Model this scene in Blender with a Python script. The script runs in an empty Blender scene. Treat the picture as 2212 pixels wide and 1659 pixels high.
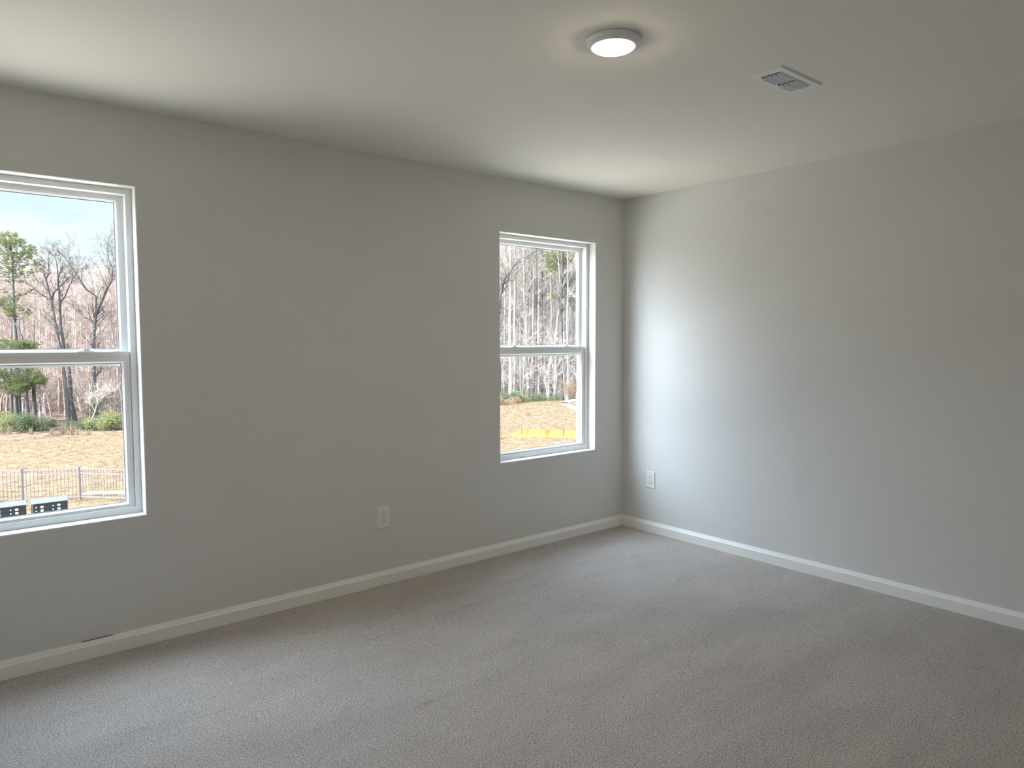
import bpy, bmesh, math, random
from mathutils import Vector, Matrix

sc = bpy.context.scene
COL = sc.collection
V = Vector

# ------------------------------------------------------------------ camera
CAM = V((-4.0404, -3.5641, 1.4043))
FPX = 1527.79
YAW, PIT, ROL = 0.692184, -0.061955, -0.002905
_fw = V((math.sin(YAW) * math.cos(PIT), math.cos(YAW) * math.cos(PIT), math.sin(PIT)))
_r = V((math.cos(YAW), -math.sin(YAW), 0))
_u = _r.cross(_fw)
_r2 = _r * math.cos(ROL) + _u * math.sin(ROL)
_u2 = -_r * math.sin(ROL) + _u * math.cos(ROL)
cd = bpy.data.cameras.new('camera')
cam = bpy.data.objects.new('camera', cd)
COL.objects.link(cam)
m = Matrix((( _r2.x, _u2.x, -_fw.x, CAM.x), (_r2.y, _u2.y, -_fw.y, CAM.y), (_r2.z, _u2.z, -_fw.z, CAM.z), (0, 0, 0, 1)))
cam.matrix_world = m
cd.sensor_width = 36
cd.lens = FPX / 2212 * 36
cd.clip_start = 0.05
cd.clip_end = 1000
sc.camera = cam

# ------------------------------------------------------------------ light and exposure
sc.view_settings.view_transform = 'Standard'
sc.view_settings.look = 'None'
sc.view_settings.gamma = 1
sc.view_settings.use_curve_mapping = False
sc.view_settings.exposure = 0.56
cy = sc.cycles
cy.max_bounces = 16
cy.diffuse_bounces = 12
cy.glossy_bounces = 4
cy.transmission_bounces = 4
cy.transparent_max_bounces = 24
cy.caustics_reflective = False
cy.caustics_refractive = False
cy.sample_clamp_indirect = 8
cy.use_denoising = True

SUN_EL, SUN_AZ = math.radians(38), math.radians(-1)      # sun to the -x side, 4 degrees out from the window wall
sd = bpy.data.lights.new('sun', 'SUN')
sd.energy = 21.5
sd.color = (1.0, 0.94, 0.86)
sd.angle = math.radians(0.6)
sun = bpy.data.objects.new('sun', sd)
COL.objects.link(sun)
sdir = V((-math.cos(SUN_EL) * math.cos(SUN_AZ), math.cos(SUN_EL) * math.sin(SUN_AZ), math.sin(SUN_EL)))
sun.rotation_euler = sdir.to_track_quat('Z', 'Y').to_euler()
sun.location = (-30, 5, 30)

w = bpy.data.worlds.new('sky')
sc.world = w
w.use_nodes = True
nt = w.node_tree
nt.nodes.clear()
def N(t, tp, **kw):
    n = t.nodes.new(tp)
    for k, v in kw.items():
        if k in n.inputs: n.inputs[k].default_value = v
        else: setattr(n, k, v)
    return n
tc = N(nt, 'ShaderNodeTexCoord')
sep = N(nt, 'ShaderNodeSeparateXYZ')
nt.links.new(tc.outputs['Generated'], sep.inputs[0])
rmp = N(nt, 'ShaderNodeValToRGB')
el = rmp.color_ramp.elements
SKY = [(0.0, (0.65, 0.73, 0.76)), (0.20, (0.55, 0.70, 0.76)), (0.24, (1.2, 1.5, 1.8)), (0.34, (2.5, 3.3, 4.5)), (0.55, (3.1, 4.2, 5.8)), (1.0, (3.1, 4.2, 5.8))]
while len(el) < len(SKY): el.new(0.5)
for e, (p_, c_) in zip(el, SKY):
    e.position = p_; e.color = (*c_, 1)
nt.links.new(sep.outputs['Z'], rmp.inputs[0])
mp = N(nt, 'ShaderNodeMapping')
mp.inputs['Scale'].default_value = (1.0, 1.0, 5.0)
nt.links.new(tc.outputs['Generated'], mp.inputs[0])
ns = N(nt, 'ShaderNodeTexNoise', Scale=3.2, Detail=5.0, Roughness=0.55)
nt.links.new(mp.outputs[0], ns.inputs['Vector'])
cr = N(nt, 'ShaderNodeMapRange')
cr.inputs[1].default_value = 0.42; cr.inputs[2].default_value = 0.66
nt.links.new(ns.outputs[0], cr.inputs[0])
mx = N(nt, 'ShaderNodeMix', data_type='RGBA', blend_type='ADD')
mx.inputs[7].default_value = (0.22, 0.08, 0.05, 1)
nt.links.new(cr.outputs[0], mx.inputs[0])
nt.links.new(rmp.outputs[0], mx.inputs[6])
# the bright sky round the sun
vn = N(nt, 'ShaderNodeVectorMath', operation='NORMALIZE'); nt.links.new(tc.outputs['Generated'], vn.inputs[0])
dt = N(nt, 'ShaderNodeVectorMath', operation='DOT_PRODUCT'); dt.inputs[1].default_value = sdir
nt.links.new(vn.outputs[0], dt.inputs[0])
mxm = N(nt, 'ShaderNodeMath', operation='MAXIMUM'); mxm.inputs[1].default_value = 0.0
nt.links.new(dt.outputs['Value'], mxm.inputs[0])
pa = N(nt, 'ShaderNodeMath', operation='POWER'); pa.inputs[1].default_value = 2.2      # wide glow
nt.links.new(mxm.outputs[0], pa.inputs[0])
pb = N(nt, 'ShaderNodeMath', operation='POWER'); pb.inputs[1].default_value = 8.0      # narrow glow
nt.links.new(mxm.outputs[0], pb.inputs[0])
pw = N(nt, 'ShaderNodeMath', operation='MULTIPLY_ADD'); pw.inputs[1].default_value = 0.2
nt.links.new(pb.outputs[0], pw.inputs[0]); nt.links.new(pa.outputs[0], pw.inputs[2])
au = N(nt, 'ShaderNodeVectorMath', operation='SCALE'); au.inputs[0].default_value = (9.8, 11.0, 12.6)
nt.links.new(pw.outputs[0], au.inputs['Scale'])
sm = N(nt, 'ShaderNodeVectorMath', operation='ADD')
nt.links.new(mx.outputs[2], sm.inputs[0]); nt.links.new(au.outputs[0], sm.inputs[1])
bg = N(nt, 'ShaderNodeBackground', Strength=1.0)
nt.links.new(sm.outputs[0], bg.inputs[0])
out = N(nt, 'ShaderNodeOutputWorld')
nt.links.new(bg.outputs[0], out.inputs[0])

# ------------------------------------------------------------------ measures
H = 2.44                                  # ceiling
X0, Y0 = -4.47, -4.0                      # far ends of the room (corner of the picture is 0, 0)
ZS, ZT = 0.605, 2.097                     # window opening sill and head
WIN = [(-4.168, -3.285), (-1.183, -0.300)]
WT = 0.148                                # wall thickness
REV = 0.072                               # drywall return depth

for i, (a, b) in enumerate(WIN):          # portals: they steer the sampling of the sky, they give no light
    ld = bpy.data.lights.new('window_portal', 'AREA')
    ld.shape = 'RECTANGLE'; ld.size = b - a; ld.size_y = ZT - ZS
    ld.cycles.is_portal = True
    lo = bpy.data.objects.new('window_portal', ld)
    lo.location = ((a + b) / 2, WT + 0.02, (ZS + ZT) / 2)
    lo.rotation_euler = (math.radians(-90), 0, 0)
    COL.objects.link(lo)

# ------------------------------------------------------------------ materials
def mat(name, col, rough=0.6, metal=0.0, spec=0.5, var=None, vscale=5.0, bump=None, bscale=100.0, bdist=0.001, detail=3.0, trans=0.0, objvar=0.0):
    mt = bpy.data.materials.new(name)
    mt.use_nodes = True
    t = mt.node_tree
    b = t.nodes['Principled BSDF']
    b.inputs['Base Color'].default_value = (*col, 1)
    b.inputs['Roughness'].default_value = rough
    b.inputs['Metallic'].default_value = metal
    b.inputs['Specular IOR Level'].default_value = spec
    tcn = N(t, 'ShaderNodeTexCoord')
    src = None
    if var is not None:
        nz = N(t, 'ShaderNodeTexNoise', Scale=vscale, Detail=detail, Roughness=0.6)
        t.links.new(tcn.outputs['Object'], nz.inputs['Vector'])
        mr = N(t, 'ShaderNodeMapRange')
        mr.inputs[1].default_value = 0.3; mr.inputs[2].default_value = 0.7
        t.links.new(nz.outputs[0], mr.inputs[0])
        mi = N(t, 'ShaderNodeMix', data_type='RGBA')
        mi.inputs[6].default_value = (*col, 1); mi.inputs[7].default_value = (*var, 1)
        t.links.new(mr.outputs[0], mi.inputs[0])
        src = mi.outputs[2]
    if objvar:
        oi = N(t, 'ShaderNodeObjectInfo')
        mr2 = N(t, 'ShaderNodeMapRange')
        mr2.inputs[3].default_value = 1 - objvar; mr2.inputs[4].default_value = 1 + objvar
        t.links.new(oi.outputs['Random'], mr2.inputs[0])
        vm = N(t, 'ShaderNodeVectorMath', operation='SCALE')
        if src is None: vm.inputs[0].default_value = col
        else: t.links.new(src, vm.inputs[0])
        t.links.new(mr2.outputs[0], vm.inputs['Scale'])
        src = vm.outputs[0]
    if src is not None: t.links.new(src, b.inputs['Base Color'])
    if bump:
        nb = N(t, 'ShaderNodeTexNoise', Scale=bscale, Detail=3.0)
        t.links.new(tcn.outputs['Object'], nb.inputs['Vector'])
        bp = N(t, 'ShaderNodeBump', Strength=bump, Distance=bdist)
        t.links.new(nb.outputs[0], bp.inputs['Height'])
        t.links.new(bp.outputs[0], b.inputs['Normal'])
    if trans:
        tr = N(t, 'ShaderNodeBsdfTranslucent')
        if src is None: tr.inputs[0].default_value = (*col, 1)
        else: t.links.new(src, tr.inputs[0])
        ms = N(t, 'ShaderNodeMixShader')
        ms.inputs[0].default_value = trans
        t.links.new(b.outputs[0], ms.inputs[1]); t.links.new(tr.outputs[0], ms.inputs[2])
        t.links.new(ms.outputs[0], t.nodes['Material Output'].inputs[0])
    return mt

M = {}
M['wall'] = mat('wall_paint', (0.70, 0.695, 0.675), 0.75, spec=0.25, bump=0.12, bscale=160, bdist=0.0006)
M['ceiling'] = mat('ceiling_paint', (0.765, 0.74, 0.68), 0.9, spec=0.15, bump=0.15, bscale=120, bdist=0.0008)
M['trim'] = mat('trim_paint', (0.87, 0.87, 0.84), 0.38, spec=0.5)
M['vinyl'] = mat('window_vinyl', (0.88, 0.885, 0.88), 0.35, spec=0.5)
M['plate'] = mat('outlet_plastic', (0.80, 0.80, 0.79), 0.32, spec=0.5)
M['slot'] = mat('slot_dark', (0.015, 0.014, 0.013), 0.7)
M['screw'] = mat('screw_metal', (0.55, 0.54, 0.52), 0.35, metal=0.8)
M['vent'] = mat('vent_enamel', (0.78, 0.78, 0.77), 0.4)
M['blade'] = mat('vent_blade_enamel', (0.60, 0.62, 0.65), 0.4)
M['gasket'] = mat('window_gasket', (0.16, 0.19, 0.22), 0.6)
M['spacer'] = mat('glass_spacer_grey', (0.40, 0.43, 0.47), 0.5)
M['bronze'] = mat('bronze_metal', (0.0140, 0.0135, 0.0133), 0.45, spec=0.10, metal=0.2)
M['bronze_sunlit'] = mat('mailbox_bronze_sunlit', (0.0494, 0.0494, 0.0556), 0.5, spec=0.12, metal=0.15)  # same bronze made lighter: sun on roof and cabinet put into the colour
M['label'] = mat('white_sticker', (0.85, 0.85, 0.85), 0.5, spec=0.10)
M['fence'] = mat('fence_bronze', (0.1044, 0.0883, 0.0853), 0.45, spec=0.05)
M['concrete'] = mat('concrete', (0.47, 0.42, 0.345), 0.9, spec=0.10, var=(0.40, 0.355, 0.29), vscale=0.8)
M['brick'] = mat('siding', (0.60, 0.60, 0.58), 0.8)
M['silt'] = mat('silt_fabric', (0.2340, 0.1521, 0.0429), 0.8, spec=0.03, var=(0.1950, 0.0975, 0.0273), vscale=1.1, trans=0.25)
M['stake'] = mat('stake_wood', (0.0630, 0.0491, 0.0353), 0.8, spec=0.03)
M['bark_dark'] = mat('bark_dark', (0.0624, 0.0578, 0.0530), 0.9, spec=0.03, var=( 0.044, 0.040, 0.036), vscale=7.0, objvar=0.15)  # raised to put a thin veil of haze into the trunk colour
M['bark_pale_haze'] = mat('bark_pale_haze', (0.2455, 0.2130, 0.1840), 0.9, spec=0.03, var=(0.1643, 0.1398, 0.1234), vscale=0.8, objvar=0.25)  # bark lightened in place of distance haze
M['bark_pink_haze'] = mat('bark_pink_haze', (0.2345, 0.1748, 0.1445), 0.9, spec=0.03, var=(0.1683, 0.1326, 0.1121), vscale=0.9, objvar=0.25)  # haze among the twigs painted in as a lighter bark
M['needle'] = mat('pine_needles', (0.0608, 0.0773, 0.0374), 0.7, spec=0.05, var=(0.1170, 0.1240, 0.0468), vscale=0.8, trans=0.35)
M['needle_dk'] = mat('shrub_leaves', (0.0397, 0.0562, 0.0328), 0.7, spec=0.05, var=(0.0936, 0.1006, 0.0515), vscale=1.1, trans=0.3)
M['leaf_yel'] = mat('leaves_yellow_green', (0.1516, 0.1603, 0.0641), 0.7, spec=0.05, var=(0.0991, 0.1049, 0.0525), vscale=1.1, trans=0.3)
M['leaf_brown'] = mat('leaves_russet', (0.1346, 0.0964, 0.0673), 0.8, spec=0.03, var=(0.1121, 0.0718, 0.0471), vscale=0.9, trans=0.3)
M['tan_grass'] = mat('tan_grass', (0.1794, 0.1256, 0.0807), 0.9, spec=0.03, var=(0.1346, 0.0964, 0.0628), vscale=1.5, trans=0.3)
M['straw'] = mat('dry_grass', (0.1301, 0.0964, 0.0561), 0.9, spec=0.03, var=(0.1032, 0.0762, 0.0425), vscale=1.5, trans=0.25)

def emat(name, col, s):
    mt = bpy.data.materials.new(name); mt.use_nodes = True
    t = mt.node_tree; t.nodes.clear()
    e = N(t, 'ShaderNodeEmission', Strength=s); e.inputs[0].default_value = (*col, 1)
    o = N(t, 'ShaderNodeOutputMaterial'); t.links.new(e.outputs[0], o.inputs[0])
    return mt
M['diffuser'] = emat('lit_diffuser', (1.0, 0.82, 0.62), 85.0)

def glass():
    mt = bpy.data.materials.new('window_glass'); mt.use_nodes = True
    t = mt.node_tree; t.nodes.clear()
    tr = N(t, 'ShaderNodeBsdfTransparent'); tr.inputs[0].default_value = (0.985, 0.995, 0.99, 1)
    gl = N(t, 'ShaderNodeBsdfGlossy', Roughness=0.0); gl.inputs[0].default_value = (0.9, 0.95, 1, 1)
    # reflectance by the angle of view, the same from either side of the pane
    ge = N(t, 'ShaderNodeNewGeometry')
    dp = N(t, 'ShaderNodeVectorMath', operation='DOT_PRODUCT')
    t.links.new(ge.outputs['Incoming'], dp.inputs[0]); t.links.new(ge.outputs['Normal'], dp.inputs[1])
    ab = N(t, 'ShaderNodeMath', operation='ABSOLUTE'); t.links.new(dp.outputs['Value'], ab.inputs[0])
    om = N(t, 'ShaderNodeMath', operation='SUBTRACT'); om.inputs[0].default_value = 1.0; t.links.new(ab.outputs[0], om.inputs[1])
    p5 = N(t, 'ShaderNodeMath', operation='POWER'); p5.inputs[1].default_value = 5.0; t.links.new(om.outputs[0], p5.inputs[0])
    fr = N(t, 'ShaderNodeMath', operation='MULTIPLY_ADD'); fr.inputs[1].default_value = 0.97; fr.inputs[2].default_value = 0.03
    t.links.new(p5.outputs[0], fr.inputs[0])
    ms = N(t, 'ShaderNodeMixShader')
    t.links.new(fr.outputs[0], ms.inputs[0]); t.links.new(tr.outputs[0], ms.inputs[1]); t.links.new(gl.outputs[0], ms.inputs[2])
    o = N(t, 'ShaderNodeOutputMaterial'); t.links.new(ms.outputs[0], o.inputs[0])
    return mt
M['glass'] = glass()

def carpet():
    mt = bpy.data.materials.new('carpet_pile'); mt.use_nodes = True
    t = mt.node_tree; b = t.nodes['Principled BSDF']
    b.inputs['Roughness'].default_value = 1.0
    b.inputs['Specular IOR Level'].default_value = 0.05
    tcn = N(t, 'ShaderNodeTexCoord')
    # twisted tufts: fine grain
    n1 = N(t, 'ShaderNodeTexNoise', Scale=190.0, Detail=2.5, Roughness=0.65)
    t.links.new(tcn.outputs['Object'], n1.inputs['Vector'])
    m1 = N(t, 'ShaderNodeMapRange'); m1.inputs[1].default_value = 0.30; m1.inputs[2].default_value = 0.62
    t.links.new(n1.outputs[0], m1.inputs[0])
    r1 = N(t, 'ShaderNodeMix', data_type='RGBA')
    r1.inputs[6].default_value = (0.185, 0.168, 0.152, 1); r1.inputs[7].default_value = (0.69, 0.640, 0.590, 1)
    t.links.new(m1.outputs[0], r1.inputs[0])
    # pile laid in different directions: broad soft strokes
    mp1 = N(t, 'ShaderNodeMapping'); mp1.inputs['Rotation'].default_value = (0, 0, 0.55); mp1.inputs['Scale'].default_value = (1.1, 3.2, 1)
    t.links.new(tcn.outputs['Object'], mp1.inputs[0])
    n2 = N(t, 'ShaderNodeTexNoise', Scale=1.5, Detail=5.0, Roughness=0.6, Distortion=0.5)
    t.links.new(mp1.outputs[0], n2.inputs['Vector'])
    m2 = N(t, 'ShaderNodeMapRange'); m2.inputs[1].default_value = 0.35; m2.inputs[2].default_value = 0.65; m2.inputs[3].default_value = 0.93; m2.inputs[4].default_value = 1.06
    t.links.new(n2.outputs[0], m2.inputs[0])
    # creases where the pile parts, their shade darkened into the colour
    mp2 = N(t, 'ShaderNodeMapping'); mp2.inputs['Rotation'].default_value = (0, 0, 0.75); mp2.inputs['Scale'].default_value = (2.2, 11.0, 1)
    t.links.new(tcn.outputs['Object'], mp2.inputs[0])
    n3 = N(t, 'ShaderNodeTexNoise', Scale=2.2, Detail=4.0, Roughness=0.6, Distortion=1.2)
    t.links.new(mp2.outputs[0], n3.inputs['Vector'])
    m3 = N(t, 'ShaderNodeMapRange'); m3.inputs[1].default_value = 0.26; m3.inputs[2].default_value = 0.35; m3.inputs[3].default_value = 0.80; m3.inputs[4].default_value = 1.0
    t.links.new(n3.outputs[0], m3.inputs[0])
    mu = N(t, 'ShaderNodeMath', operation='MULTIPLY')
    t.links.new(m2.outputs[0], mu.inputs[0]); t.links.new(m3.outputs[0], mu.inputs[1])
    vm = N(t, 'ShaderNodeVectorMath', operation='SCALE')
    t.links.new(r1.outputs[2], vm.inputs[0]); t.links.new(mu.outputs[0], vm.inputs['Scale'])
    t.links.new(vm.outputs[0], b.inputs['Base Color'])
    bp = N(t, 'ShaderNodeBump', Strength=0.9, Distance=0.006)
    t.links.new(n1.outputs[0], bp.inputs['Height'])
    t.links.new(bp.outputs[0], b.inputs['Normal'])
    return mt
M['carpet'] = carpet()

def field():
    mt = bpy.data.materials.new('dry_field'); mt.use_nodes = True
    t = mt.node_tree; b = t.nodes['Principled BSDF']
    b.inputs['Roughness'].default_value = 1.0; b.inputs['Specular IOR Level'].default_value = 0.02
    tcn = N(t, 'ShaderNodeTexCoord')
    n1 = N(t, 'ShaderNodeTexNoise', Scale=2.6, Detail=6.0, Roughness=0.7)
    t.links.new(tcn.outputs['Object'], n1.inputs['Vector'])
    rp = N(t, 'ShaderNodeValToRGB')
    e = rp.color_ramp.elements
    e[0].position = 0.36; e[0].color = (0.0408, 0.0251, 0.0151, 1)
    e[1].position = 0.47; e[1].color = (0.0762, 0.0545, 0.0347, 1)
    k = e.new(0.62); k.color = (0.0920, 0.0695, 0.0465, 1)
    t.links.new(n1.outputs[0], rp.inputs[0])
    # reddish bare soil and leaf litter by the woods (y beyond 44)
    sp = N(t, 'ShaderNodeSeparateXYZ'); t.links.new(tcn.outputs['Object'], sp.inputs[0])
    n2 = N(t, 'ShaderNodeTexNoise', Scale=0.5, Detail=4.0); t.links.new(tcn.outputs['Object'], n2.inputs['Vector'])
    ad = N(t, 'ShaderNodeMath', operation='MULTIPLY_ADD'); ad.inputs[1].default_value = 3.0
    t.links.new(n2.outputs[0], ad.inputs[0]); t.links.new(sp.outputs['Y'], ad.inputs[2])
    mr = N(t, 'ShaderNodeMapRange'); mr.inputs[1].default_value = 45.4; mr.inputs[2].default_value = 46.6
    t.links.new(ad.outputs[0], mr.inputs[0])
    n3 = N(t, 'ShaderNodeTexNoise', Scale=1.3, Detail=6.0, Roughness=0.75); t.links.new(tcn.outputs['Object'], n3.inputs['Vector'])
    rq = N(t, 'ShaderNodeValToRGB'); f = rq.color_ramp.elements
    f[0].position = 0.38; f[0].color = (0.0338, 0.0227, 0.0170, 1); f[1].position = 0.62; f[1].color = (0.1187, 0.0814, 0.0588, 1)
    t.links.new(n3.outputs[0], rq.inputs[0])
    mi = N(t, 'ShaderNodeMix', data_type='RGBA')
    t.links.new(mr.outputs[0], mi.inputs[0]); t.links.new(rp.outputs[0], mi.inputs[6]); t.links.new(rq.outputs[0], mi.inputs[7])
    t.links.new(mi.outputs[2], b.inputs['Base Color'])
    bp = N(t, 'ShaderNodeBump', Strength=0.6, Distance=0.12)
    t.links.new(n1.outputs[0], bp.inputs['Height']); t.links.new(bp.outputs[0], b.inputs['Normal'])
    return mt
M['field'] = field()

# ------------------------------------------------------------------ helpers
def link(name, bm, m_, parent=None, smooth=False, bevel=0.0, seg=2):
    me = bpy.data.meshes.new(name)
    bmesh.ops.recalc_face_normals(bm, faces=bm.faces)
    bm.to_mesh(me); bm.free()
    me.materials.append(m_)
    if smooth:
        for p in me.polygons: p.use_smooth = True
    o = bpy.data.objects.new(name, me)
    COL.objects.link(o)
    if parent: o.parent = parent
    if bevel:
        b = o.modifiers.new('edge', 'BEVEL'); b.width = bevel; b.segments = seg; b.limit_method = 'ANGLE'
    return o
def raw(name, vs, fs, m_, parent=None, smooth=False):
    me = bpy.data.meshes.new(name)
    me.from_pydata(vs, [], fs); me.update()
    me.materials.append(m_)
    if smooth: me.polygons.foreach_set('use_smooth', [True] * len(me.polygons))
    o = bpy.data.objects.new(name, me)
    COL.objects.link(o)
    if parent: o.parent = parent
    return o
def empty(name, loc=(0, 0, 0), rz=0.0):
    o = bpy.data.objects.new(name, None); COL.objects.link(o)
    o.location = loc; o.rotation_euler = (0, 0, rz); o.empty_display_size = 0.1
    return o
def tag(o, label=None, cat=None, group=None, kind=None):
    if label: o['label'] = label
    if cat: o['category'] = cat
    if group: o['group'] = group
    if kind: o['kind'] = kind
    return o
def box(bm, x0, x1, y0, y1, z0, z1):
    vs = [bm.verts.new((x, y, z)) for x in (x0, x1) for y in (y0, y1) for z in (z0, z1)]
    for f in ((0, 1, 3, 2), (4, 6, 7, 5), (0, 4, 5, 1), (2, 3, 7, 6), (0, 2, 6, 4), (1, 5, 7, 3)):
        bm.faces.new([vs[i] for i in f])
def boxes(*bs):
    bm = bmesh.new()
    for b in bs: box(bm, *b)
    return bm
def loops(bm, rings, closed=True, cap=False):
    """connect a list of point rings (same count) with quads"""
    R_ = [[bm.verts.new(p) for p in r] for r in rings]
    n = len(R_[0])
    for a, b in zip(R_, R_[1:]):
        for i in range(n if closed else n - 1):
            bm.faces.new((a[i], a[(i + 1) % n], b[(i + 1) % n], b[i]))
    if cap:
        bm.faces.new(R_[0]); bm.faces.new(R_[-1][::-1])
    return R_
def frame_profile(bm, x0, x1, z0, z1, prof):
    """mitred rectangular frame; prof = closed list of (inset, y), inset a number or (left, right, bottom, top)"""
    rings = []
    for ins, y in prof:
        l, r_, b, t = ins if isinstance(ins, tuple) else (ins,) * 4
        rings.append([(x0 + l, y, z0 + b), (x1 - r_, y, z0 + b), (x1 - r_, y, z1 - t), (x0 + l, y, z1 - t)])
    loops(bm, rings + [rings[0]])
    bmesh.ops.remove_doubles(bm, verts=bm.verts, dist=1e-6)
def lathe(bm, prof, n=48, cx=0, cy_=0):
    rings = [[(cx + r_ * math.cos(2 * math.pi * i / n), cy_ + r_ * math.sin(2 * math.pi * i / n), z) for i in range(n)] for r_, z in prof]
    return loops(bm, rings)

# ------------------------------------------------------------------ room shell
def struct(o): o['kind'] = 'structure'; return o

# window wall: one mesh with two openings, rounded drywall returns
bm = bmesh.new()
xs = [X0 - WT, WIN[0][0], WIN[0][1], WIN[1][0], WIN[1][1], WT]
zs = [-0.25, ZS, ZT, H + 0.15]
G = {}
for k, y in enumerate((0.0, WT)):
    for i, x in enumerate(xs):
        for j, z in enumerate(zs): G[i, j, k] = bm.verts.new((x, y, z))
hole = {(1, 1), (3, 1)}
for k in (0, 1):
    for i in range(5):
        for j in range(3):
            if (i, j) not in hole:
                bm.faces.new((G[i, j, k], G[i + 1, j, k], G[i + 1, j + 1, k], G[i, j + 1, k]))
for i, j in hole:
    for a, b in (((i, j), (i + 1, j)), ((i + 1, j), (i + 1, j + 1)), ((i + 1, j + 1), (i, j + 1)), ((i, j + 1), (i, j))):
        bm.faces.new((G[(*a, 0)], G[(*b, 0)], G[(*b, 1)], G[(*a, 1)]))
for i in range(5):
    for j in (0, 3): bm.faces.new((G[i, j, 0], G[i + 1, j, 0], G[i + 1, j, 1], G[i, j, 1]))
for j in range(3):
    for i in (0, 5): bm.faces.new((G[i, j, 0], G[i, j + 1, 0], G[i, j + 1, 1], G[i, j, 1]))
bmesh.ops.recalc_face_normals(bm, faces=bm.faces)
ed = [e for e in bm.edges if all(abs(v.co.y) < 1e-6 for v in e.verts) and len(e.link_faces) == 2 and abs(e.calc_face_angle(0)) > 1
      and all(ZS - .01 < v.co.z < ZT + .01 for v in e.verts)]
bmesh.ops.bevel(bm, geom=ed, offset=0.006, segments=3, affect='EDGES', profile=0.5)
wl = struct(link('wall_left', bm, M['wall']))

struct(link('wall_right', boxes((0, WT, Y0 - WT, -0.0005, -0.25, H + 0.15)), M['wall']))
struct(link('wall_back', boxes((X0, -0.0005, Y0 - WT, Y0, -0.25, H + 0.15)), M['wall']))
struct(link('wall_near', boxes((X0 - WT, X0, Y0 - WT, -0.0005, -0.25, H + 0.15)), M['wall']))
struct(link('ceiling', boxes((X0, 0, Y0, 0, H, H + 0.14)), M['ceiling']))
# carpet: a gently uneven top, the pile rolled down at the skirting
bm = bmesh.new()
nx, ny = 90, 80
rnd = random.Random(3)
P_ = {}
for i in range(nx + 1):
    for j in range(ny + 1):
        x = X0 + (0 - X0) * i / nx; y = Y0 + (0 - Y0) * j / ny
        P_[i, j] = bm.verts.new((x, y, rnd.uniform(-0.0012, 0.0012)))
for i in range(nx):
    for j in range(ny): bm.faces.new((P_[i, j], P_[i + 1, j], P_[i + 1, j + 1], P_[i, j + 1]))
res = bmesh.ops.extrude_face_region(bm, geom=bm.faces[:])
for v in [g for g in res['geom'] if isinstance(g, bmesh.types.BMVert)]: v.co.z = -0.2
fl = struct(link('floor', bm, M['carpet'], smooth=False))

# skirting boards: square face, sloped and stepped top
BH = 0.0785
BP = [(0.0, -0.01), (0.017, -0.01), (0.017, 0.0560), (0.0155, 0.0580), (0.0120, 0.0620), (0.0105, 0.0660), (0.0060, 0.0735), (0.0040, BH), (0.0, BH)]
def skirting(name, p0, p1, n):
    """p0, p1 ends on the wall line, n the inward normal; mitred at the corners"""
    bm = bmesh.new(); d = (V(p1) - V(p0)).normalized()
    rings = []
    for p, s in ((V(p0), 1), (V(p1), -1)):
        rings.append([(p + V(n) * t + d * (s * t) + V((0, 0, z)))[:] for t, z in BP])
    loops(bm, rings, cap=True)
    return struct(link(name, bm, M['trim']))
bl = skirting('baseboard_left', (X0, -0.0004, 0), (0, -0.0004, 0), (0, -1, 0))
skirting('baseboard_right', (-0.0004, 0, 0), (-0.0004, Y0, 0), (-1, 0, 0))
skirting('baseboard_back', (0, Y0 + 0.0004, 0), (X0, Y0 + 0.0004, 0), (0, 1, 0))
skirting('baseboard_near', (X0 + 0.0004, Y0, 0), (X0 + 0.0004, 0, 0), (1, 0, 0))
# open caulk joint behind the skirting near the first window
g = link('caulk_gap', boxes((-3.56, -3.44, -0.0052, -0.0005, BH - 0.001, BH + 0.0006)), M['slot'], bl)

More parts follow.
